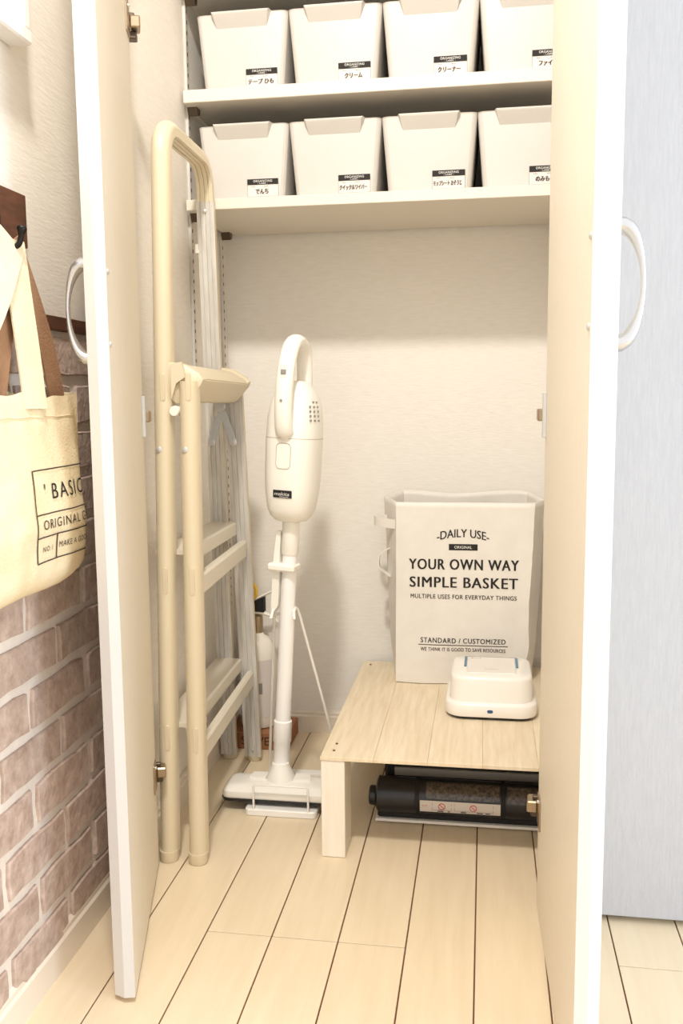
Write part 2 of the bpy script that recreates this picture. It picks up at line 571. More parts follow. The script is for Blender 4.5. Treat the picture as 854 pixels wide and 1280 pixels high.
UZ = Vector((0, 0, 1))
for (o, n, d, q, L, t), proj in ((dl, 0.028), (dr, 0.030)):
    bow_handle(o, n, d, q, t, 0.858, 0.976, 0.040, proj)
    for z in (0.962, 0.874):
        screw(o, n + d * 0.012 + Vector((0, 0, z)), -q)
    for z in (1.385, 0.172):
        # concealed hinge: cup flange on the door, folded arm towards the side wall
        p = n + d * (L - 0.010) + Vector((0, 0, z))
        bm = B()
        oriented_box(bm, p - q * 0.0012 - d * 0.014, d, q, UZ, 0.034, 0.0024, 0.050, 0.0006)
        hg = obj('hinge', bm, 'nickel', o)
        bm = B()
        oriented_box(bm, p - q * 0.009 + d * 0.016, (d * 0.9 + q * 0.1).normalized(), q, UZ, 0.030, 0.016, 0.018, 0.002)
        obj('arm', bm, 'nickel', hg)
        bm = B()
        oriented_box(bm, p - q * 0.002 + d * 0.022 - UZ * 0.016, d, q, UZ, 0.018, 0.018, 0.011, 0.0015)
        oriented_box(bm, p - q * 0.004 + d * 0.012 + UZ * 0.012, d, q, UZ, 0.008, 0.010, 0.006, 0.001)
        obj('link', bm, 'steel_dark', hg)
        screw(hg, p - q * 0.0024 - d * 0.014 + UZ * 0.016, -q, 0.003)
    # long strike plate and catch at half height
    p = n + d * (L - 0.012) + Vector((0, 0, 0.778))
    bm = B(); oriented_box(bm, p - q * 0.003, d, q, UZ, 0.010, 0.006, 0.066, 0.001)
    pl = obj('catch_plate', bm, 'steel', o)
    bm = B(); oriented_box(bm, p - q * 0.006 + d * 0.014, d, q, UZ, 0.024, 0.013, 0.018, 0.002)
    obj('catch', bm, 'nickel', pl)

# closed neighbouring closet door to the right
bm = B(); box(bm, 0.137, 0.62, 1.362, 1.387, 0.010, 2.06, 0.002)
tag(obj('door_3', bm, 'door_cool'), 'closed pale grey closet door beside the open right door', 'door', kind='structure')
bm = B(); box(bm, 0.624, 1.107, 1.362, 1.387, 0.010, 2.06, 0.002)
tag(obj('door_4', bm, 'door_cool'), 'closed closet door further along the same front', 'door', kind='structure')
bm = B(); box(bm, 1.111, 2.6, 1.362, 1.39, 0.0, HC)
box(bm, XR, 2.6, 1.39, 1.42, 0.0, HC)
tag(obj('wall_front_right', bm, 'wall'), 'plain wall beyond the closet fronts', 'wall', kind='structure')

# ------------------------------------------------------------------ slotted rails and shelves
def rail(y, side, lab):
    x = XL if side > 0 else XR
    t = thing('shelf_rail', (x, y, 0.06), lab, 'shelf rail', 'slotted shelf rails')
    bm = B()
    w_ = 0.006; dp = 0.006
    box(bm, min(x, x + side * dp), max(x, x + side * dp), y - w_, y + w_, 0.062, 2.2, 0.0008)
    obj('channel', bm, 'alu', t)
    bm = B()
    z = 0.10
    while z < 1.75:
        xx = x + side * (dp + 0.0002)
        box(bm, xx - 0.0003, xx + 0.0003, y - 0.0022, y + 0.0022, z, z + 0.007)
        z += 0.020
    tag(obj('slots', bm, 'steel_dark', t), kind='stuff')
    for zs in SH_B:
        bm = B()
        xx0, xx1 = (x + side * dp, x + side * (dp + 0.020))
        sgn = 1 if y < 1.95 else -1
        prism(bm, [(y - 0.012, zs), (y + 0.012 + 0.03 * 0, zs), (y + 0.008, zs - 0.012), (y - 0.004, zs - 0.016)], 'x', min(xx0, xx1), max(xx0, xx1))
        obj('bracket', bm, 'steel_dark', t)
SH_T = [1.197, 1.404, 1.612]
SH_B = [1.176, 1.380, 1.588]
rail(1.838, 1, 'front slotted metal shelf rail on the left closet wall')
rail(2.055, 1, 'rear slotted metal shelf rail in the left closet corner')
rail(1.838, -1, 'front slotted metal shelf rail on the right closet wall')
rail(2.055, -1, 'rear slotted metal shelf rail on the right closet wall')
for a, b, lab in zip(SH_B, SH_T, ('lower white shelf board carrying bins above the vacuum', 'upper white shelf board carrying the second row of bins', 'topmost white shelf board above the upper row of bins')):
    bm = B(); box(bm, XL + 0.007, XR - 0.007, 1.800, 2.092, a, b, 0.0012)
    tag(obj('shelf', bm, 'shelf', origin=(-0.2, 1.95, a)), lab, 'shelf', 'white shelf boards')

# ------------------------------------------------------------------ storage bins
def make_bin(loc, label, hand):
    t = thing('storage_bin', loc, label, 'storage bin', 'white bins on the closet shelves')
    L = Vector(loc)
    W0, W1, D0, D1, H = 0.160, 0.183, 0.225, 0.255, 0.139
    def ring(w, d, z, r, back=0.0):
        # front edge stays near y=0 (leans forward towards the rim)
        fy = -0.006 * (z / H)
        return [(L.x + px, L.y + 0.006 + fy + back + d / 2 + py, L.z + z) for px, py in rrect(w, d, r, 4)]
    bm = B()
    rings = []
    rings.append(ring(W0 - 0.008, D0 - 0.008, 0.0, 0.012))
    rings.append(ring(W0, D0, 0.004, 0.014))
    rings.append(ring(W1, D1, H, 0.014))
    rings.append(ring(W1 + 0.002, D1 + 0.002, H + 0.002, 0.014, -0.001))
    th = 0.003
    rings.append(ring(W1 - 2 * th, D1 - 2 * th, H + 0.002, 0.012, th))
    rings.append(ring(W0 - 2 * th, D0 - 2 * th, th, 0.010, th))
    loft(bm, rings)
    obj('body', bm, 'bin', t, smooth=20)
    # grip lip: flared pocket hanging from the rim
    bm = B()
    fy = L.y
    zt = L.z + H + 0.003
    def P(x, y, z): return (L.x + x, fy + y, z)
    a, b = 0.060, 0.049
    back = [P(-a, 0.001, zt), P(a, 0.001, zt), P(b, 0.003, zt - 0.030), P(-b, 0.003, zt - 0.030)]
    mid = [P(-a + .003, -0.0140, zt - 0.0005), P(a - .003, -0.0140, zt - 0.0005), P(a - .006, -0.0135, zt - 0.0045), P(-a + .006, -0.0135, zt - 0.0045)]
    vb = [bm.verts.new(p) for p in back]; vm = [bm.verts.new(p) for p in mid]
    bm.faces.new(vm)
    for i in range(4):
        k = (i + 1) % 4
        bm.faces.new((vb[i], vb[k], vm[k], vm[i]))
    bmesh.ops.bevel(bm, geom=[e for e in bm.edges if all(v in vm for v in e.verts)], offset=0.0010, segments=1, affect='EDGES')
    obj('grip', bm, 'bin', t)
    # label card
    cx0, cx1, cz0, cz1 = 0.006, 0.069, 0.0045, 0.0385
    def face_y(z): return L.y + 0.006 - 0.006 * (z / H) - (0)
    def fm(off):
        return lambda u, v: (L.x + u, face_y(v) - off * (1.0 if off < 0.001 else 1.3), L.z + v)
    bm = B()
    f0, f1 = fm(0.0002), fm(0.0009)
    loft(bm, [[f0(cx0, cz0), f0(cx1, cz0), f0(cx1, cz1), f0(cx0, cz1)], [f1(cx0, cz0), f1(cx1, cz0), f1(cx1, cz1), f1(cx0, cz1)]])
    cd = obj('label_card', bm, 'paper', t)
    fp = fm(0.0012); fq = fm(0.0015)
    rect_print('header', fp, cx0, cx1, cz1 - 0.011, cz1, 'ink', cd, 1)
    mx = (cx0 + cx1) / 2
    lettering('printed_title', 'ORGANIZING', fq, mx, cz1 - 0.0042, 0.038, 0.0042, 'paper_text', cd, space=1.1)
    lettering('printed_subtitle', '- LABEL -', fq, mx, cz1 - 0.0086, 0.020, 0.0024, 'paper_text', cd)
    lettering('printed_fields', 'No.          date', fp, mx - 0.006, cz1 - 0.0142, 0.034, 0.0016, 'ink_grey', cd)
    for nm, (u0, u1, v0, v1) in zip(('border',) * 3, ((cx0, cx0 + .0007, cz0, cz1), (cx1 - .0007, cx1, cz0, cz1), (cx0, cx1, cz0, cz0 + .0007))):
        rect_print(nm, fp, u0, u1, v0, v1, 'grey_mid', cd, 1)
    if hand:
        wdt = min(0.054, 0.0085 * len(hand))
        lettering('handwriting', hand, fq, mx - 0.002, cz0 + 0.0105, wdt, 0.0095, 'ink_grey', cd, shear=0.08, bold=0.05)
    return t
pitch = 0.1825
bx0 = -0.475
names_u = ['テープ ひも', 'クリーム', 'クリーナー', 'ファイル']
names_l = ['でんち', 'クイックルワイパー', 'モップシート おそうじ', 'のみもの']
lab_u = ['white bin on the upper shelf beside the left closet wall', 'second white bin from the left closet wall on the upper shelf', 'third white bin from the left closet wall on the upper shelf', 'white upper shelf bin half hidden by the open right door']
lab_l = ['white bin on the lower shelf beside the stepladder hoop', 'second white bin from the stepladder on the lower shelf', 'third white bin from the stepladder on the lower shelf', 'white lower shelf bin half hidden by the open right door']
for k in range(4):
    make_bin((bx0 + pitch * k, 1.818, SH_T[1]), lab_u[k], names_u[k])
for k in range(4):
    make_bin((bx0 - 0.002 + pitch * k, 1.818, SH_T[0]), lab_l[k], names_l[k])

# ------------------------------------------------------------------ stepladder
lad = thing('stepladder', (-0.525, 1.68, 0), 'folded tan metal stepladder with tall hoop standing against left closet wall', 'stepladder')
def stile_sweep(bm, path, a=0.0158, bo=0.0165, bi=0.010, mi_in=1):
    """D profile: rounded outside, ribbed flat inside. path lies near a plane X = const."""
    P = [Vector(p) for p in path]
    rings = []
    prof = []; mis = []
    n = 12
    for k in range(n + 1):
        ang = PI * k / n
        prof.append((a * math.cos(ang), bo * math.sin(ang))); mis.append(0)
    # inner side with three shallow grooves
    xs = [-a, -a * 0.62, -a * 0.58, -a * 0.5, -a * 0.46, -0.04 * a, 0.0, 0.05 * a, a * 0.46, a * 0.5, a * 0.58, a * 0.62, a]
    dep = [0, 0, .0018, .0018, 0, 0, .0018, 0, 0, .0018, .0018, 0, 0]
    mis[-1] = 0
    for x, dd in zip(xs, dep):
        prof.append((x, -bi + dd)); mis.append(mi_in)
    mis[-1] = 0
    for i in range(len(P)):
        t = (P[min(i + 1, len(P) - 1)] - P[max(i - 1, 0)]).normalized()
        xd = Vector((1, 0, 0)); xd = (xd - t * xd.dot(t)).normalized()
        od = xd.cross(t)
        rings.append([P[i] + xd * px + od * py for px, py in prof])
    return loft(bm, rings, mis=mis)
def lerp(a, b, t): return Vector(a) + (Vector(b) - Vector(a)) * t
AN0, AN1 = Vector((-0.5425, 1.455, 0.0)), Vector((-0.533, 1.500, 1.255))
AF0, AF1 = Vector((-0.563, 1.912, 0.0)), Vector((-0.540, 1.765, 1.255))
BN0, BN1 = Vector((-0.489, 1.453, 0.0)), Vector((-0.489, 1.476, 0.835))
BF0, BF1 = Vector((-0.505, 1.906, 0.0)), Vector((-0.511, 1.832, 0.835))
R = 0.05
top = [lerp(AN0, AN1, t) for t in (0.012, 0.2, 0.4, 0.6, 0.8)] + [AN1 - (AN1 - AN0).normalized() * R]
d1 = (AF1 - AN1).normalized()
cn = bez(AN1 - (AN1 - AN0).normalized() * R, AN1 - (AN1 - AN0).normalized() * R * .4, AN1 + d1 * R * .4, AN1 + d1 * R, 7)
cf = bez(AF1 - d1 * R, AF1 - d1 * R * .4, AF1 - (AF1 - AF0).normalized() * R * .4, AF1 - (AF1 - AF0).normalized() * R, 7)
hoop_end = lerp(AF0, AF1, 0.945)
bm = B(); stile_sweep(bm, top[:-1] + cn + cf + [hoop_end], mi_in=0)
obj('hoop', bm, ['tan', 'alu'], lad, smooth=35)
bm = B(); stile_sweep(bm, [lerp(AF0, AF1, t) for t in (0.945, 0.8, 0.6, 0.4, 0.2, 0.010)], a=0.0175)
obj('stile', bm, ['tan', 'alu'], lad, smooth=35)
bm = B(); stile_sweep(bm, [lerp(BN0, BN1, t) for t in (0.015, 0.25, 0.5, 0.75, 1.0)])
obj('stile', bm, ['tan', 'alu'], lad, smooth=35)
bm = B(); stile_sweep(bm, [lerp(BF1, BF0, t) for t in (0.0, 0.25, 0.5, 0.75, 0.985)], a=0.0185)
obj('stile', bm, ['tan', 'alu'], lad, smooth=35)
for p0, p1, sgn in ((AN0, AN1, -1), (BN0, BN1, -1), (AF0, AF1, 1), (BF0, BF1, 1)):
    bm = B()
    rings = []
    for z, s in ((0.0005, 0.93), (0.004, 1.03), (0.020, 1.03)):
        rings.append([(p0.x + 0.0165 * s * math.cos(2 * PI * k / 18), p0.y + sgn * 0.004 + 0.0145 * s * math.sin(2 * PI * k / 18), z) for k in range(18)])
    loft(bm, rings)
    obj('foot', bm, 'tan', lad, smooth=40)
# embossed ovals and rivets on the near stiles
for (p0, p1) in ((AN0, AN1), (BN0, BN1)):
    for z in (0.826, 0.500, 0.225):
        c = lerp(p0, p1, z / p1.z)
        bm = B()
        pts = rrect(0.0085, 0.046, 0.0042, 4)
        rings = []
        for off, s in ((0.0140, 1.0), (0.0172, 1.0), (0.0178, 0.8)):
            rings.append([(c.x + 0.0035 + px * s, c.y - off, c.z + pz * (0.98 if s < 1 else 1)) for px, pz in pts])
        loft(bm, rings)
        obj('embossed_oval', bm, 'tan', lad, smooth=30)
    c = lerp(p0, p1, 0.722 / p1.z)
    screw(lad, c + Vector((-0.004, -0.0158, 0)), Vector((0, -1, 0)), 0.0052, 'steel', 'rivet')
# cover cap of the folded top step and the step itself
def xsec(y, off=0.0):
    return [(-0.531, y, 0.858), (-0.520, y, 0.866), (-0.500, y, 0.863), (-0.474, y, 0.848), (-0.466, y, 0.838), (-0.470, y, 0.829), (-0.494, y, 0.802), (-0.512, y, 0.800), (-0.529, y, 0.815)]
bm = B(); loft(bm, [[Vector(p) for p in xsec(1.497)], [Vector(p) + Vector((-0.008, 0, -0.004)) for p in xsec(1.812)]])
bmesh.ops.bevel(bm, geom=[e for e in bm.edges], offset=0.002, segments=2, affect='EDGES')
st = obj('top_step', bm, 'tan_step', lad, smooth=40)
def scaled_sec(y, s, dx=0.0):
    c = Vector((-0.500, y, 0.833))
    return [c + (Vector(p) - c) * s + Vector((dx, 0, 0)) for p in xsec(y)]
bm = B(); loft(bm, [scaled_sec(1.808, 1.0, -.008), scaled_sec(1.811, 1.06, -.008), scaled_sec(1.819, 1.06, -.008), scaled_sec(1.822, 0.9, -.008)])
obj('end_cap', bm, 'tan_step', st, smooth=40)
bm = B(); loft(bm, [scaled_sec(1.474, 0.9), scaled_sec(1.477, 1.04), scaled_sec(1.497, 1.04), scaled_sec(1.499, 0.95)])
obj('end_cap', bm, 'tan_step', st, smooth=40)
# hinge bracket between the near stiles (pale triangle) and the white roller
bm = B(); loft(bm, [[(-0.516, y, 0.864), (-0.498, y, 0.867), (-0.492, y, 0.842), (-0.508, y, 0.832), (-0.517, y, 0.806)] for y in (1.466, 1.474)])
obj('hinge_bracket', bm, 'tan_step', lad)
bm = B(); lathe(bm, [(0.002, 0), (0.008, 0.0), (0.0088, 0.002), (0.0088, 0.014), (0.006, 0.018)][::-1] if False else [(0.0088, 0.018), (0.0088, 0.002), (0.0075, 0.0), (0.002, 0.0)], (-0.5125, 1.463, 0.786), 16, (0, 1, 0))
obj('roller', bm, 'white_gloss', lad, smooth=40)
# A treads: thin steps with a turned-down front lip ; B bars
def rung(name, near, far, prof, m):
    bm = B()
    loft(bm, [[Vector(near) + Vector((a, 0, b)) for a, b in prof], [Vector(far) + Vector((a, 0, b)) for a, b in prof]])
    return obj(name, bm, m, lad)
tread_prof = [(-0.030, 0.000), (0.022, 0.000), (0.026, -0.003), (0.026, -0.026), (0.022, -0.026), (0.020, -0.008), (-0.030, -0.006)]
for z in (0.548, 0.243):
    n_ = lerp(AN0, AN1, z / AN1.z); f_ = lerp(AF0, AF1, z / AF1.z)
    rung('tread', (n_.x + 0.008, n_.y + 0.010, z), (f_.x + 0.012, f_.y - 0.010, z), tread_prof, 'tread')
bar_prof = [(-0.004, 0.0), (0.006, 0.001), (0.009, -0.004), (0.009, -0.032), (0.006, -0.036), (-0.004, -0.035)]
for z in (0.507, 0.214):
    n_ = lerp(BN0, BN1, z / BN1.z); f_ = lerp(BF0, BF1, z / BF1.z)
    rung('cross_bar', (n_.x + 0.004, n_.y + 0.008, z), (f_.x + 0.002, f_.y - 0.009, z), bar_prof, 'tread')
# folding stay on the far stiles
ap = Vector((-0.5345, 1.812, 0.790))
for e in (Vector((-0.5565, 1.818, 0.717)), Vector((-0.511, 1.818, 0.717))):
    bm = B()
    dd = (e - ap).normalized(); sd = Vector((0, -1, 0)).cross(dd).normalized()
    oriented_box(bm, (ap + e) / 2, dd, sd, dd.cross(sd), (e - ap).length, 0.0145, 0.004, 0.001)
    obj('stay', bm, 'stay', lad)
    screw(lad, e + Vector((0, -0.002, 0)), Vector((0, -1, 0)), 0.0082, 'steel', 'stay_pivot')
screw(lad, ap + Vector((0, -0.003, 0)), Vector((0, -1, 0)), 0.0115, 'steel', 'stay_pivot')
screw(lad, lerp(AF0, AF1, 0.93) + Vector((-0.001, -0.011, 0)), Vector((0, -1, 0)), 0.004, 'steel', 'rivet')
for p0, p1 in ((AF0, AF1), (BF0, BF1)):
    screw(lad, lerp(p0, p1, 0.035) + Vector((0, -0.010, 0)), Vector((0, -1, 0)), 0.004, 'steel', 'rivet')
bm = B(); oriented_box(bm, lerp(AF0, AF1, 0.875) + Vector((-0.020, -0.004, 0)), Vector((1, 0, 0)), Vector((0, 1, 0)), UZ, 0.008, 0.012, 0.018, 0.001)
obj('bumper', bm, 'white_gloss', lad)

# ------------------------------------------------------------------ vacuum cleaner
vac = thing('stick_vacuum', (-0.405, 1.715, 0.02), 'white cordless stick vacuum cleaner with loop handle parked on wire stand', 'vacuum cleaner')
V0 = Vector((-0.400, 1.715, 0.060)); V1 = Vector((-0.352, 1.725, 0.915))
vax = (V1 - V0).normalized()
VY = math.radians(-9)
vf = Vector((math.sin(VY), -math.cos(VY), 0)); vf = (vf - vax * vf.dot(vax)).normalized()   # front of the cleaner
vr = vf.cross(vax) * -1.0
def VP(z, f, r):
    """point at world height ~z on the axis, f forward, r right"""
    k = (z - V0.z) / (V1.z - V0.z)
    return V0 + (V1 - V0) * k + vf * f + vr * r
def vring(z, hw, hd, n=28, e=2.6, fo=0.0):
    pts = []
    for k in range(n):
        a = 2 * PI * k / n
        ca, sa = math.cos(a), math.sin(a)
        pts.append(VP(z, fo + math.copysign(abs(sa) ** (2 / e), sa) * hd, math.copysign(abs(ca) ** (2 / e), ca) * hw))
    return pts
bm = B()
body = [(0.568, .018, .018), (0.571, .030, .030), (0.580, .039, .040), (0.594, .0445, .047), (0.622, .049, .051), (0.66, .0515, .054), (0.72, .052, .055), (0.765, .0505, .054), (0.795, .046, .050), (0.818, .036, .042), (0.832, .026, .033), (0.838, .014, .02)]
loft(bm, [vring(z, a, b) for z, a, b in body])
obj('body', bm, 'ivory', vac, smooth=60)
def body_hd(z):
    for (z0, a0, b0), (z1, a1, b1) in zip(body[:-1], body[1:]):
        if z0 <= z <= z1:
            k = (z - z0) / (z1 - z0)
            return a0 + (a1 - a0) * k, b0 + (b1 - b0) * k
    return .05, .05
def on_front(off):
    def f(u, v):
        a, b = body_hd(v)
        s = max(0.0, 1 - abs(u / a) ** 2.6) ** (1 / 2.6)
        return VP(v, b * s + off, u)
    return f
# loop handle: front grip, over the top, down to the back of the body
hp = catmull([VP(0.733, 0.046, 0.0), VP(0.752, 0.060, 0.0), VP(0.80, 0.066, 0), VP(0.855, 0.060, 0), VP(0.895, 0.042, 0), VP(0.912, 0.016, 0), VP(0.905, -0.018, 0), VP(0.880, -0.036, 0), VP(0.83, -0.042, 0), VP(0.790, -0.036, 0)], 6)
nh = len(hp)
rad = []
for i in range(nh):
    k = i / (nh - 1)
    rad.append(0.0125 if k < 0.04 else 0.0158 - 0.002 * k)
bm = B(); tube(bm, hp, rad, 16, sx=0.85, sy=1.12, up=vf)
bmesh.ops.recalc_face_normals(bm, faces=bm.faces)
obj('handle', bm, 'ivory', vac, smooth=60)
bm = B(); oriented_box(bm, VP(0.853, 0.0730, 0.001), vr, vf, vax, 0.011, 0.006, 0.026, 0.0015)
sw = obj('switch', bm, 'white_gloss', vac)
bm = B(); oriented_box(bm, VP(0.852, 0.0757, 0.001), vr, vf, vax, 0.010, 0.004, 0.009, 0.001)
obj('slider', bm, 'grey_mid', sw)
bm = B(); lathe(bm, [(0.0026, 0), (0.0026, 0.004)], VP(0.800, 0.0765, 0.0), 10, vf)
obj('screw_hole', bm, 'grey_mid', vac)
# seam ring, release button, nameplate, vents
bm = B()
a_, b_ = body_hd(0.730)
loft(bm, [vring(0.7295, a_ + .0004, b_ + .0004), vring(0.7305, a_ + .0004, b_ + .0004)], cap0=False, cap1=False)
obj('seam', bm, 'grey_line', vac)
bm = B()
fa = on_front(0.0004)
pts = rrect(0.029, 0.048, 0.008, 5)
pts = [fa(px - 0.001, 0.697 + pz) for px, pz in pts]
tube(bm, pts + pts[:2], 0.0006, 6)
obj('release_button', bm, 'grey_line', vac)
bm = B()
fa = on_front(0.0014); fr = on_front(-0.001)
cols = [-0.020 + 0.038 * k / 12 for k in range(13)]
zs = (0.6178, 0.6188, 0.6312, 0.6322)
ins = (0.0008, 0.0, 0.0, 0.0008)
loft(bm, [[fr(max(-0.02, min(0.018, u)), zs[0]) for u in cols]] + [[fa(u * 1.0 + (i_ if u < -0.019 else (-i_ if u > 0.017 else 0)), z) for u in cols] for z, i_ in zip(zs, ins)] + [[fr(u, zs[-1]) for u in cols]], closed=False)
npl = obj('nameplate', bm, 'black', vac, smooth=30)
lettering('printed_name', 'makita', on_front(0.0026), -0.001, 0.6256, 0.030, 0.0064, 'paper_text', npl, shear=0.15)
rect_print('printed_underline', on_front(0.0026), -0.006, 0.012, 0.6196, 0.6204, 'paper_text', npl, 3)
for row in range(3):
    for k in range(5):
        z = 0.765 + k * 0.0085
        a_, b_ = body_hd(z)
        ang = math.radians(6 + row * 14)
        e = 2.6
        ca, sa = math.cos(ang), math.sin(ang)
        p = VP(z, math.copysign(abs(sa) ** (2 / e), sa) * b_, abs(ca) ** (2 / e) * a_)
        if row == 2 and k > 3: continue
        bm = B(); oriented_box(bm, p, vf, vr, vax, 0.0065, 0.0022, 0.0040, 0.0)
        obj('vent_slot', bm, 'grey_mid', vac)
# neck sleeve, pipe, lower sleeve, joint
def cone(name, prof, m, n=20, parent=vac):
    bm = B()
    rings = []
    for z, r in prof:
        rings.append([VP(z, math.sin(2 * PI * k / n) * r, math.cos(2 * PI * k / n) * r) for k in range(n)])
    loft(bm, rings)
    return obj(name, bm, m, parent, smooth=45)
cone('neck', [(0.574, .0175), (0.555, .0168), (0.505, .0172), (0.502, .0155)], 'ivory')
cone('pipe', [(0.520, .0145), (0.300, .0152), (0.115, .0158)], 'white_pipe')
cone('lower_sleeve', [(0.168, .0160), (0.166, .0182), (0.124, .0184), (0.122, .0168), (0.065, .0165)], 'white_pipe')
# clip and crevice nozzle on the left of the pipe
bm = B(); oriented_box(bm, VP(0.478, 0.004, -0.010), vr, vf, vax, 0.056, 0.044, 0.015, 0.004)
obj('nozzle_clip', bm, 'ivory', vac)
bm = B()
def nz(z, w0, w1, d): return [VP(z, -d, w0), VP(z, -d, w1), VP(z, d, w1), VP(z, d, w0)]
loft(bm, [nz(0.548, -0.025, -0.017, .010), nz(0.50, -0.029, -0.017, .012), nz(0.42, -0.031, -0.016, .011)])
vv = list(bm.verts)
loft(bm, [nz(0.42, -0.031, -0.016, .011), [VP(0.376, -.010, -0.032), VP(0.400, -.010, -0.017), VP(0.400, .010, -0.017), VP(0.376, .010, -0.032)]])
obj('crevice_nozzle', bm, 'ivory', vac)
# floor head
hc = Vector((-0.398, 1.692, 0.0))
bm = B()
def hring(w, d, z, r, dy=0.0): return [(hc.x + px, hc.y + dy + py, z) for px, py in rrect(w, d, r, 4)]
loft(bm, [hring(.216, .078, .026, .014), hring(.220, .082, .030, .016), hring(.218, .080, .040, .016), hring(.200, .062, .047, .014, .004), hring(.10, .040, .050, .012, .006)])
head = obj('floor_head', bm, 'ivory', vac, smooth=40)
bm = B(); loft(bm, [hring(.200, .066, .0195, .012), hring(.219, .081, .0205, .016), hring(.221, .083, .0265, .016)])
obj('black_bumper', bm, 'black', head, smooth=40)
bm = B()
lathe(bm, [(0.030, 0.040), (0.0295, 0.048), (0.026, 0.060), (0.020, 0.072), (0.0168, 0.082)], (hc.x + 0.000, hc.y + 0.014, 0), 20)
obj('swivel_joint', bm, 'ivory', head, smooth=50)
for sx_ in (-1, 1):
    bm = B()
    prism(bm, [(hc.x + sx_ * 0.028, hc.y + 0.000), (hc.x + sx_ * 0.062, hc.y + 0.006), (hc.x + sx_ * 0.058, hc.y + 0.028), (hc.x + sx_ * 0.028, hc.y + 0.030)], 'z', 0.040, 0.0545)
    obj('shoulder', bm, 'ivory', head)

# wire stand of the vacuum
std = thing('vacuum_stand', (-0.385, 1.735, 0), 'white wire stand holding the stick vacuum upright', 'stand')
bm = B()
pts = [(-0.385 + a, 1.655 + b) for a, b in rrect(0.142, 0.036, 0.010, 4)]
prism(bm, pts, 'z', 0.001, 0.0135)
bmesh.ops.bevel(bm, geom=[e for e in bm.edges if e.verts[0].co.z > .01 and e.verts[1].co.z > .01], offset=0.002, segments=1, affect='EDGES')
obj('front_tray', bm, 'white_steel', std)
fx0, fx1 = -0.438, -0.330
bm = B(); tube(bm, [(fx0, 1.640, 0.008), (fx0, 1.640, 0.0585), (fx0 + .004, 1.640, 0.062), (fx1 - .004, 1.640, 0.062), (fx1, 1.640, 0.0585), (fx1, 1.640, 0.008)], 0.0022, 8)
obj('front_guard', bm, 'white_steel', std, smooth=60)
bm = B(); box(bm, -0.452, -0.292, 1.828, 1.850, 0.002, 0.0085, 0.001)
obj('rear_foot_bar', bm, 'white_steel', std)
for x_ in (-0.452, -0.298):
    bm = B(); tube(bm, [(x_, 1.838, 0.006), (x_ + (0.01 if x_ < -.4 else -.01), 1.75, 0.006), (x_ + (0.02 if x_ < -.4 else -.02), 1.665, 0.006)], 0.0028, 8)
    obj('floor_wire', bm, 'white_steel', std, smooth=60)
for s, x_ in ((-1, -0.452), (1, -0.298)):
    hx = -0.3875 + s * 0.0215
    path = [(x_, 1.838, 0.006), (x_, 1.836, 0.03)] + [(x_ + (hx + s * .004 - x_) * k, 1.836 + (1.742 - 1.836) * k, 0.03 + (0.376 - 0.03) * k) for k in (0.25, 0.5, 0.75, 1.0)] + [(hx + s * .001, 1.735, 0.390), (hx - s * 0.001, 1.722, 0.396), (hx, 1.706, 0.390), (hx + s * .002, 1.699, 0.378)]
    bm = B(); tube(bm, path, 0.0030, 8)
    obj('upright_wire', bm, 'white_steel', std, smooth=60)
bm = B(); tube(bm, [(-0.413, 1.742, 0.376), (-0.398, 1.752, 0.376), (-0.376, 1.752, 0.376), (-0.362, 1.742, 0.376)], 0.003, 8)
obj('cross_wire', bm, 'white_steel', std, smooth=60)

# ------------------------------------------------------------------ fire extinguisher on a flat cardboard box
bm = B(); box(bm, -0.584, -0.440, 1.965, 2.080, 0.001, 0.040, 0.0015)
cb = tag(obj('cardboard_box', bm, 'card', origin=(-0.49, 2.02, 0)), 'flat brown cardboard box on the floor under the white canister', 'box')
lettering('printed_text', 'STIVE', lambda u, v: (u, 1.9645, v), -0.517, 0.021, 0.066, 0.020, 'ink_brown', cb)
ex = thing('fire_extinguisher', (-0.522, 2.025, 0.040), 'small white extinguisher bottle with yellow pin behind the vacuum', 'fire extinguisher')
ec = (-0.522, 2.025, 0.0405)
bm = B(); lathe(bm, [(0.034, 0), (0.041, 0.003), (0.043, 0.010), (0.0435, 0.155), (0.042, 0.175), (0.036, 0.195), (0.026, 0.210), (0.016, 0.216), (0.012, 0.226)], ec, 28)
obj('bottle', bm, 'white_gloss', ex, smooth=40)
bm = B()
rings = []
for z in (0.028, 0.165):
    rings.append([(ec[0] + 0.0440 * math.sin(a), ec[1] - 0.0440 * math.cos(a), ec[2] + z) for a in [math.radians(-60 + 130 * k / 14) for k in range(15)]])
loft(bm, rings, closed=False)
lb = obj('label_sheet', bm, 'paper', ex, smooth=60)
def onb(u, v):
    a = u / 0.0444
    return (ec[0] + 0.0446 * math.sin(a), ec[1] - 0.0446 * math.cos(a), ec[2] + v)
for z in (0.150, 0.105, 0.055):
    rect_print('printed_mark', onb, -0.010, -0.003, z, z + 0.009, 'grey_mid', lb, 2)
    lettering('printed_lines', 'llllllllll', onb, -0.006, z - 0.017, 0.006, 0.022, 'grey_line', lb)
rect_print('printed_figure', onb, 0.008, 0.020, 0.086, 0.112, 'grey_mid', lb, 3)
bm = B(); lathe(bm, [(0.0135, 0.218), (0.0135, 0.262), (0.008, 0.266)], ec, 16)
obj('valve', bm, 'nickel', ex, smooth=40)
bm = B(); tube(bm, catmull([(ec[0] - .02, ec[1] - .006, .310), (ec[0] + .010, ec[1] - .008, .312), (ec[0] + .035, ec[1] - .008, .305), (ec[0] + .052, ec[1] - .008, .290)], 4), [.006] * 10 + [.0065, .006, .005], 8, sx=0.7, sy=1.2)
obj('lower_lever', bm, 'white_gloss', ex, smooth=50)
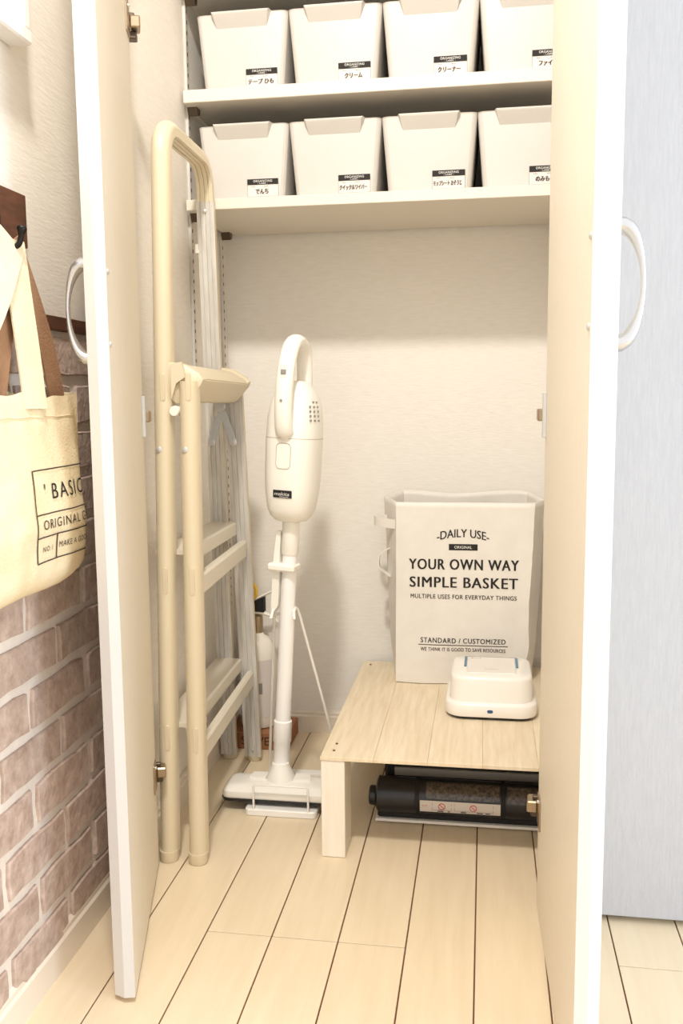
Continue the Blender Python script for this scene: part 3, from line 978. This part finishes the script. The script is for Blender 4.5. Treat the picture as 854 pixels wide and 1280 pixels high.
bm = B(); tube(bm, catmull([(ec[0] - .022, ec[1] - .006, .330), (ec[0], ec[1] - .008, .343), (ec[0] + .045, ec[1] - .008, .366)], 4), [.006, .006, .006, .0055, .005, .0048, .0046, .0044, .004], 8, sx=0.7, sy=1.2)
obj('upper_lever', bm, 'white_gloss', ex, smooth=50)
bm = B(); prism(bm, [(ec[0] - .006, .338), (ec[0] + .020, .349), (ec[0] + .020, .314), (ec[0] - .004, .316)], 'y', ec[1] - .016, ec[1] + .004)
obj('grip_block', bm, 'black_matte', ex)
bm = B(); tube(bm, [(ec[0] - .008 + .010 * math.cos(a), ec[1] - .012, .362 + .017 * math.sin(a)) for a in [math.radians(-100 + 200 * k / 12) for k in range(13)]], 0.0045, 8)
obj('safety_pin', bm, 'yellow', ex, smooth=50)

# ------------------------------------------------------------------ low wooden platform
plat = thing('low_platform', (-0.05, 1.80, 0), 'low whitewashed wooden platform standing in the closet', 'platform')
PX0, PX1, PY0, PY1, PT = -0.279, 0.188, 1.497, 2.082, 0.1855
nb = 5
bw = (PX1 - PX0) / nb
for k in range(nb):
    bm = B(); box(bm, PX0 + bw * k + 0.00015, PX0 + bw * (k + 1) - 0.00015, PY0, PY1, PT - 0.0065, PT, 0.0004)
    obj('top_board', bm, 'ply', plat)
for y0, y1 in ((PY0 + 0.002, PY0 + 0.078), (PY1 - 0.08, PY1 - 0.004)):
    for x0, x1 in ((PX0 + 0.001, PX0 + 0.043), (PX1 - 0.043, PX1 - 0.001)):
        bm = B(); box(bm, x0, x1, y0, y1, 0.0005, PT - 0.0066, 0.0012)
        obj('leg', bm, 'ply_leg', plat)
for y in (PY0 + 0.03, PY0 + 0.062, PY1 - 0.03):
    screw(plat, Vector((PX0 + 0.020, y, PT - 0.0006)), UZ, 0.0026, 'groove', 'screw')

# ------------------------------------------------------------------ printed basket bag
bag = thing('basket_bag', (-0.045, 2.0, PT), 'tall white printed basket bag standing open on the wooden platform', 'basket bag')
plan = [(-0.187, 1.930), (0.1035, 1.930), (0.127, 2.000), (0.094, 2.070), (-0.183, 2.070), (-0.219, 2.000)]
nseg = [14, 5, 5, 14, 5, 5]
ZB, ZT = PT + 0.0025, 0.582
def bag_noise(p):
    f = (p.z - ZB) / (ZT - ZB)
    n1 = noise.noise(Vector((p.x * 11, p.y * 11, p.z * 9 + 3)))
    n2 = noise.noise(Vector((p.x * 30 + 5, p.y * 30, p.z * 22)))
    n3 = abs(noise.noise(Vector((p.x * 16 + 9, p.y * 10, p.z * 30 + 4))))
    low = max(0.0, 1 - f * 3.0)
    return (n1 * 0.0042 + n2 * 0.0016 - n3 * 0.0022) * (0.7 + low * 1.3)
def bag_front(u, v, off=0.0):
    p = Vector((u, 1.930, v))
    f = (v - ZB) / (ZT - ZB)
    return Vector((u, 1.930 + 0.010 * f + 0.9 * bag_noise(p) - off, v))
bm = B()
rings = []
NZ = 34
for iz in range(NZ + 1):
    f = iz / NZ
    z = ZB + (ZT - ZB) * f
    ring = []
    for s in range(6):
        a = Vector((plan[s][0], plan[s][1], z)); b = Vector((plan[(s + 1) % 6][0], plan[(s + 1) % 6][1], z))
        for k in range(nseg[s]):
            p = a + (b - a) * (k / nseg[s])
            if s == 0:
                q_ = bag_front(p.x, z)
                if k == 0: q_ = q_ + Vector((0, 0, 0))
                ring.append(q_)
            else:
                nrm = Vector((b.y - a.y, -(b.x - a.x), 0)).normalized()
                # gusset creases pull in towards the bottom
                g = 1 - 0.10 * (1 - f) if s in (1, 2, 4, 5) else 1.0
                cx = -0.045
                pp = p + nrm * bag_noise(p) * 1.2
                pp.x = cx + (pp.x - cx) * g
                if s == 3: pp.y = min(pp.y, 2.078)
                if f > 0.96: pp.z += 0.004 * math.sin(p.x * 25)
                if s in (2, 3, 4): pp.z += 0.010 * f * ((p.y - 2.0) / 0.07 if p.y > 2.0 else 0)
                ring.append(pp)
    rings.append(ring)
loft(bm, rings, cap1=False)
o = obj('bag_body', bm, 'tarp', bag, smooth=35)
md = o.modifiers.new('thickness', 'SOLIDIFY'); md.thickness = 0.0012; md.offset = 1
def bf(u, v): return bag_front(u, v, 0.0022)
BS = 1.0
def bagtext(nm, s, px0, px1, py, hpx, m='ink', arc=0.0, sp=1.0, bold=0.02):
    # picture measures of the print turned into centimetres on the bag front
    k = 0.001694
    u0 = -0.183 + (px0 - 497) * k; u1 = -0.183 + (px1 - 497) * k
    v = ZT - 0.006 - (py - 634) * k
    return lettering(nm, s, bf, (u0 + u1) / 2, v, u1 - u0, hpx * k, m, bag, arc=arc, space=sp, bold=bold)
bagtext('printed_line', '-DAILY USE-', 546, 611, 669, 10.5, arc=0.008)
def bagrect(nm, px0, px1, py0, py1, m):
    k = 0.001694
    return rect_print(nm, lambda u, v: bag_front(u, v, 0.0016), -0.183 + (px0 - 497) * k, -0.183 + (px1 - 497) * k, ZT - 0.006 - (py1 - 634) * k, ZT - 0.006 - (py0 - 634) * k, m, bag, 8)
bagrect('printed_bar', 561, 597, 683, 691, 'ink')
k_ = 0.001694
lettering('printed_line', 'ORIGINAL', lambda u, v: bag_front(u, v, 0.0024), -0.183 + (579 - 497) * k_, ZT - 0.006 - (687 - 634) * k_, 22 * k_, 3.6 * k_, 'paper_text', bag)
bagtext('printed_line', 'YOUR OWN WAY', 511, 648, 709, 13.5, sp=1.12, bold=0.035)
bagtext('printed_line', 'SIMPLE BASKET', 512, 647, 732, 13.5, sp=1.12, bold=0.035)
bagtext('printed_line', 'MULTIPLE USES FOR EVERYDAY THINGS', 513, 646, 750.5, 5.5, 'ink_brown', sp=1.1)
bagtext('printed_line', 'STANDARD / CUSTOMIZED', 526, 633, 807, 6.5, sp=1.12)
bagrect('printed_rule', 523, 636, 812.6, 813.6, 'ink_brown')
bagtext('printed_line', 'WE THINK IT IS GOOD TO SAVE RESOURCES', 526, 633, 818.5, 4.6, 'ink_brown', sp=1.1)
# side handle straps
for pts_, nm in (([(-0.198, 1.990, 0.537), (-0.232, 1.982, 0.539), (-0.239, 1.972, 0.538), (-0.228, 1.958, 0.536), (-0.190, 1.944, 0.533)], 'side_strap'),
                 ([(-0.206, 1.985, 0.475), (-0.226, 1.980, 0.462), (-0.228, 1.980, 0.432), (-0.204, 1.980, 0.412)], 'side_handle')):
    bm = B(); ribbon(bm, catmull(pts_, 4), 0.020, 0.0016, (0, 0, 1) if nm == 'side_strap' else (0, 1, 0))
    obj(nm, bm, 'tarp', bag, smooth=50)

# ------------------------------------------------------------------ floor mopping robot
rb = thing('mopping_robot', (0.016, 1.80, PT), 'square white floor mopping robot with blue accents on the platform', 'robot')
rc = Vector((0.0165, 1.7985, PT + 0.0006))
def rr(w_, d_, z, r, dy=0.0): return [(rc.x + px, rc.y + dy + py, rc.z + z) for px, py in rrect(w_, d_, r, 6)]
bm = B(); loft(bm, [rr(.150, .150, 0.0, .028), rr(.166, .164, 0.002, .032), rr(.170, .168, 0.009, .034)])
obj('underbody', bm, 'black_matte', rb, smooth=40)
bm = B(); loft(bm, [rr(.174, .172, 0.006, .034), rr(.177, .175, 0.009, .036), rr(.177, .175, 0.027, .036), rr(.174, .172, 0.0305, .035), rr(.166, .165, 0.033, .034)])
obj('skirt', bm, 'robot', rb, smooth=50)
bm = B(); loft(bm, [rr(.161, .158, 0.032, .032), rr(.158, .155, 0.074, .032), rr(.1565, .1535, 0.0785, .032), rr(.153, .150, 0.0812, .031), rr(.147, .144, 0.0826, .030), rr(.05, .05, 0.0835, .012)])
us = obj('upper_shell', bm, 'robot', rb, smooth=40)
def rtop(x0, x1, y0, y1, z0, z1, nm, m, par, bev=0.0005):
    bm = B(); box(bm, rc.x + x0, rc.x + x1, rc.y + y0, rc.y + y1, rc.z + z0, rc.z + z1, bev)
    return obj(nm, bm, m, par)
tp = rtop(-.048, .048, -.052, .056, 0.080, 0.0848, 'top_panel', 'robot_top', rb, 0.001)
rtop(-.0535, -.0488, -.010, .056, 0.080, 0.0852, 'accent_strip', 'blue', rb)
rtop(.0488, .0535, -.010, .056, 0.080, 0.0852, 'accent_strip', 'blue', rb)
rtop(-.0480, .0480, .0562, .0575, 0.080, 0.0850, 'panel_edge', 'grey_mid', rb, 0.0002)
lettering('printed_name', 'Braava', lambda u, v: (rc.x + u, rc.y + v, rc.z + 0.0851), -0.030, 0.046, 0.020, 0.0040, 'ink_grey', tp)
lettering('printed_mark', 'CLEAN', lambda u, v: (rc.x + u, rc.y + v, rc.z + 0.0851), 0.000, -0.028, 0.026, 0.0050, 'grey_line', tp)
bm = B()
pts = rrect(0.011, 0.0062, 0.003, 4)
loft(bm, [[(rc.x + px - 0.002, rc.y - .0872, rc.z + 0.0185 + pz) for px, pz in pts], [(rc.x + px - 0.002, rc.y - .0882, rc.z + 0.0185 + pz) for px, pz in pts]])
obj('indicator', bm, 'navy', rb)
bm = B(); loft(bm, [rr(.1592, .1562, 0.0562, .032), rr(.1590, .1560, 0.0568, .032)], cap0=False, cap1=False)

# ------------------------------------------------------------------ black dust station under the platform
dv = thing('dust_canister', (-0.02, 1.68, 0), 'black cylindrical appliance with warning label lying under the platform', 'appliance')
dy, dz, drr = 1.662, 0.0500, 0.034
bm = B(); box(bm, -0.200, 0.150, 1.640, 1.80, 0.004, 0.0095, 0.001)
obj('white_base', bm, 'white_steel', dv)
bm = B(); box(bm, -0.196, 0.148, 1.646, 1.798, 0.0095, 0.024, 0.003)
obj('lower_body', bm, 'black_matte', dv)
bm = B(); lathe(bm, [(drr * .8, 0), (drr, 0.004), (drr, 0.345), (drr * .8, 0.349)], (-0.199, dy, dz), 36, (1, 0, 0))
obj('drum', bm, 'black', dv, smooth=40)
bm = B(); lathe(bm, [(0.016, -0.014), (0.0185, -0.012), (0.0185, -0.002), (0.017, 0.002)], (-0.199, dy, dz - 0.004), 24, (1, 0, 0))
obj('end_knob', bm, 'black', dv, smooth=40)
for x_ in (-0.120, 0.040):
    bm = B(); lathe(bm, [(drr + .0005, -0.004), (drr + .0015, -0.003), (drr + .0015, 0.003), (drr + .0005, 0.004)], (x_, dy, dz), 36, (1, 0, 0))
    obj('collar', bm, 'black_matte', dv, smooth=30)
bm = B(); box(bm, -0.188, 0.146, 1.700, 1.80, 0.020, 0.128, 0.006)
obj('rear_housing', bm, 'black_matte', dv)
bm = B(); box(bm, -0.168, 0.112, 1.694, 1.702, 0.074, 0.090, 0.001)
obj('rear_strip', bm, 'grey_mid', dv)
def ondrum(off):
    def f(u, v):
        a = v / drr      # angle above horizontal-front
        rr_ = drr + off
        return (u, dy - rr_ * math.cos(a), dz + rr_ * math.sin(a))
    return f
def drum_sheet(nm, u0, u1, v0, v1, off, m, par):
    f = ondrum(off); bm = B()
    loft(bm, [[f(u, v0 + (v1 - v0) * k / 8) for k in range(9)] for u in (u0, u1)], closed=False)
    return obj(nm, bm, m, par, smooth=60)
drum_sheet('dust_window', -0.103, 0.033, 0.010, 0.042, 0.0012, 'debris', dv)
drum_sheet('dust_window', 0.048, 0.140, 0.008, 0.040, 0.0012, 'debris', dv)
lb = drum_sheet('warning_label', -0.114, 0.035, -0.0165, 0.0065, 0.0012, 'paper', dv)
fl = ondrum(0.0019)
lettering('printed_mark', '<+', fl, -0.105, -0.003, 0.010, 0.003, 'red', lb)
for cx in (-0.073, -0.015):
    # prohibition sign: ring and slash
    bm = B()
    n = 20
    r0, r1 = 0.0052, 0.0066
    ro = [bm.verts.new(fl(cx + r1 * math.cos(2 * PI * k / n), -0.0035 + r1 * math.sin(2 * PI * k / n))) for k in range(n)]
    ri = [bm.verts.new(fl(cx + r0 * math.cos(2 * PI * k / n), -0.0035 + r0 * math.sin(2 * PI * k / n))) for k in range(n)]
    for k in range(n):
        bm.faces.new((ro[k], ro[(k + 1) % n], ri[(k + 1) % n], ri[k]))
    c45 = 0.7071
    q1 = [(-r0 * c45 - .0005, r0 * c45 - .0005), (-r0 * c45 + .0005, r0 * c45 + .0005), (r0 * c45 + .0005, -r0 * c45 + .0005), (r0 * c45 - .0005, -r0 * c45 - .0005)]
    bm.faces.new([bm.verts.new(fl(cx + a, -0.0035 + b)) for a, b in q1])
    obj('printed_prohibition_sign', bm, 'red', lb)
for (u0, u1) in ((-0.091, -0.055), (-0.050, 0.022)):
    for (a, b, c, d) in ((u0, u0 + .0006, -0.0105, 0.0035), (u1 - .0006, u1, -0.0105, 0.0035), (u0, u1, -0.0111, -0.0105)):
        rect_print('printed_frame', fl, a, b, c, d, 'grey_mid', lb, 2)
for (u0, u1) in ((-0.081, -0.070), (-0.062, -0.058), (-0.038, -0.028), (-0.008, 0.003), (0.008, 0.016)):
    rect_print('printed_caption', fl, u0, u1, -0.0143, -0.0123, 'ink', lb, 2)

# ------------------------------------------------------------------ tote bag, hook board and wall box on the left wall
hb = thing('hook_board', (XL, 1.0, 1.0), 'dark walnut board with black iron hooks on cream wall', 'hook board')
bm = B(); box(bm, XL, XL + 0.014, 0.80, 1.130, 1.000, 1.066, 0.001)
obj('board', bm, 'walnut', hb)
def hook(y, z):
    bm = B()
    tube(bm, catmull([(XL + 0.014, y, z + 0.016), (XL + 0.020, y, z + 0.004), (XL + 0.030, y, z - 0.010), (XL + 0.042, y, z - 0.008), (XL + 0.047, y, z + 0.006), (XL + 0.0475, y, z + 0.014)], 5), [0.0035] * 20 + [0.0045, 0.0055, 0.006, 0.006, 0.0055, 0.004], 10)
    h = obj('hook', bm, 'iron', hb, smooth=60)
    bm = B(); box(bm, XL + 0.0135, XL + 0.0175, y - 0.008, y + 0.008, z + 0.002, z + 0.034, 0.002)
    obj('back_plate', bm, 'iron', h)
hook(1.052, 1.000)
hook(0.970, 1.018)

tote = thing('tote_bag', (-0.56, 0.97, 0.57), 'cream canvas tote bag printed BASIC ORIGINAL hanging from the hook board', 'tote bag')
TY0, TY1, TZ0, TZ1 = 0.800, 1.158, 0.566, 0.812
def tote_x(y, z):
    """front surface of the bag"""
    f = (z - TZ0) / (TZ1 - TZ0)
    e = min(1.0, (y - TY0) / 0.016, (TY1 - y) / 0.016)
    e = max(0.0, e) ** 0.5
    bulge = 0.013 * (1 - abs(2 * f - 0.7)) * e
    n1 = noise.noise(Vector((y * 14, z * 12, 1.0))) * 0.0040 + noise.noise(Vector((y * 36, z * 30, 7.0))) * 0.0016
    fold = -0.0030 * math.exp(-((y - 1.035 - 0.1 * (z - 0.8)) / 0.010) ** 2) * max(0, f - 0.25)
    return -0.541 + bulge + (n1 + fold) * (0.4 + 0.6 * e)
def tote_top(y): return TZ1 + 0.003 * math.sin(y * 45) - 0.002 * math.sin(y * 90)
def tote_bot(y):
    k = max(0.0, (y - (TY1 - 0.05)) / 0.05)
    return TZ0 + 0.010 * k * k
NYt, NZt = 44, 36
bm = B()
front = []; back = []
for i in range(NYt + 1):
    y = TY0 + (TY1 - TY0) * i / NYt
    cf_, cb_ = [], []
    for k in range(NZt + 1):
        f = k / NZt
        z = tote_bot(y) + (tote_top(y) - tote_bot(y)) * f
        x = tote_x(y, z)
        if f < 0.10: x -= 0.020 * (1 - f / 0.10) ** 2
        yy = y
        cf_.append(bm.verts.new((x, yy, z)))
        e = max(0.0, min(1.0, (y - TY0) / 0.03, (TY1 - y) / 0.03)) ** 0.5
        cb_.append(bm.verts.new((-0.566 + 0.008 * (1 - e), yy, z + 0.001)))
    front.append(cf_); back.append(cb_)
for i in range(NYt):
    for k in range(NZt):
        bm.faces.new((front[i][k], front[i + 1][k], front[i + 1][k + 1], front[i][k + 1]))
        bm.faces.new((back[i][k], back[i][k + 1], back[i + 1][k + 1], back[i + 1][k]))
    bm.faces.new((front[i][0], back[i][0], back[i + 1][0], front[i + 1][0]))
for i in (0, NYt):
    for k in range(NZt):
        bm.faces.new((front[i][k], front[i][k + 1], back[i][k + 1], back[i][k]))
obj('bag_body', bm, 'canvas', tote, smooth=60)
bm = B()
pts_ = [Vector((tote_x(TY0 + (TY1 - TY0) * i / 60, 0.786) + 0.0008, TY0 + (TY1 - TY0) * i / 60, 0.786 + 0.0006 * math.sin(i * 0.7))) for i in range(1, 60)]
tube(bm, pts_, 0.0006, 5)
obj('hem_stitch', bm, 'canvas', tote)
def tf(u, v): return Vector((tote_x(u, v) + 0.0012, u, v))
def tp_(y0, y1, z0, z1, nm, m='ink_brown'):
    return rect_print(nm, tf, y0, y1, z0, z1, m, tote, 10)
tk = 0.0016
Yb0, Yb1 = 1.014, 1.1565
for z in (0.722, 0.668, 0.640, 0.609):
    tp_(Yb0, Yb1, z - tk / 2, z + tk / 2, 'printed_frame')
for y_, z0, z1 in ((Yb0, 0.609, 0.722), (1.066, 0.609, 0.640)):
    bm = B()
    a = [[tf(y_ + s * 0.0013, z0 + (z1 - z0) * k / 12) for k in range(13)] for s in (-1, 1)]
    loft(bm, a, closed=False)
    obj('printed_frame', bm, 'ink_brown', tote)
lettering('printed_word', "' BASIC", tf, 1.0915, 0.6945, 0.106, 0.0205, 'ink', tote, space=1.25)
lettering('printed_word', 'ORIGINAL GO', tf, 1.0920, 0.6545, 0.124, 0.0120, 'ink_brown', tote, space=1.2)
lettering('printed_word', 'NO.1', tf, 1.042, 0.6245, 0.024, 0.0065, 'ink_brown', tote, space=1.2)
lettering('printed_word', 'MAKE A GOOD', tf, 1.1110, 0.6250, 0.078, 0.0075, 'ink_brown', tote, space=1.1)
# straps: cream front strap and brown reverse strap
hk = Vector((XL + 0.034, 1.052, 0.996))
def strap(y_a, y_b, x_bot, x_top, m, wdt, zbot=0.790, dy=0.0, k1=0.30, k2=0.66):
    for yb, s in ((y_a, 1), (y_b, -1)):
        top_ = Vector((x_top, hk.y + dy, hk.z + 0.002))
        mid1 = Vector((x_top + (x_bot - x_top) * .35, hk.y + dy + (yb - hk.y - dy) * (k1 if s > 0 else .30), 0.93))
        mid2 = Vector((x_top + (x_bot - x_top) * .7, hk.y + dy + (yb - hk.y - dy) * (k2 if s > 0 else .66), 0.865))
        bot = Vector((x_bot, yb, zbot))
        bm = B(); ribbon(bm, catmull([top_, mid1, mid2, bot], 6), wdt, 0.0022, (0.12, 1, 0.0))
        obj('strap', bm, m, tote, smooth=60)
strap(1.045, 0.86, -0.541, XL + 0.036, 'canvas_light', 0.046, 0.796, -0.004)
strap(1.143, 0.985, -0.560, XL + 0.030, 'canvas_brown', 0.034, 0.80, 0.006, 0.46, 0.82)

wb = thing('wall_panel', (XL, 0.97, 1.25), 'white framed panel box on the wall above the hook board', 'panel')
bm = B(); box(bm, XL, XL + 0.024, 0.70, 1.128, 1.262, 1.66, 0.002)
obj('panel_face', bm, 'frame_white', wb)
for a in ((XL, XL + 0.031, 0.69, 1.136, 1.248, 1.266), (XL, XL + 0.031, 0.69, 1.136, 1.656, 1.674), (XL, XL + 0.029, 1.120, 1.136, 1.266, 1.656), (XL, XL + 0.029, 0.69, 0.706, 1.266, 1.656)):
    bm = B(); box(bm, *a, 0.0025)
    obj('frame_rail', bm, 'frame_white', wb)
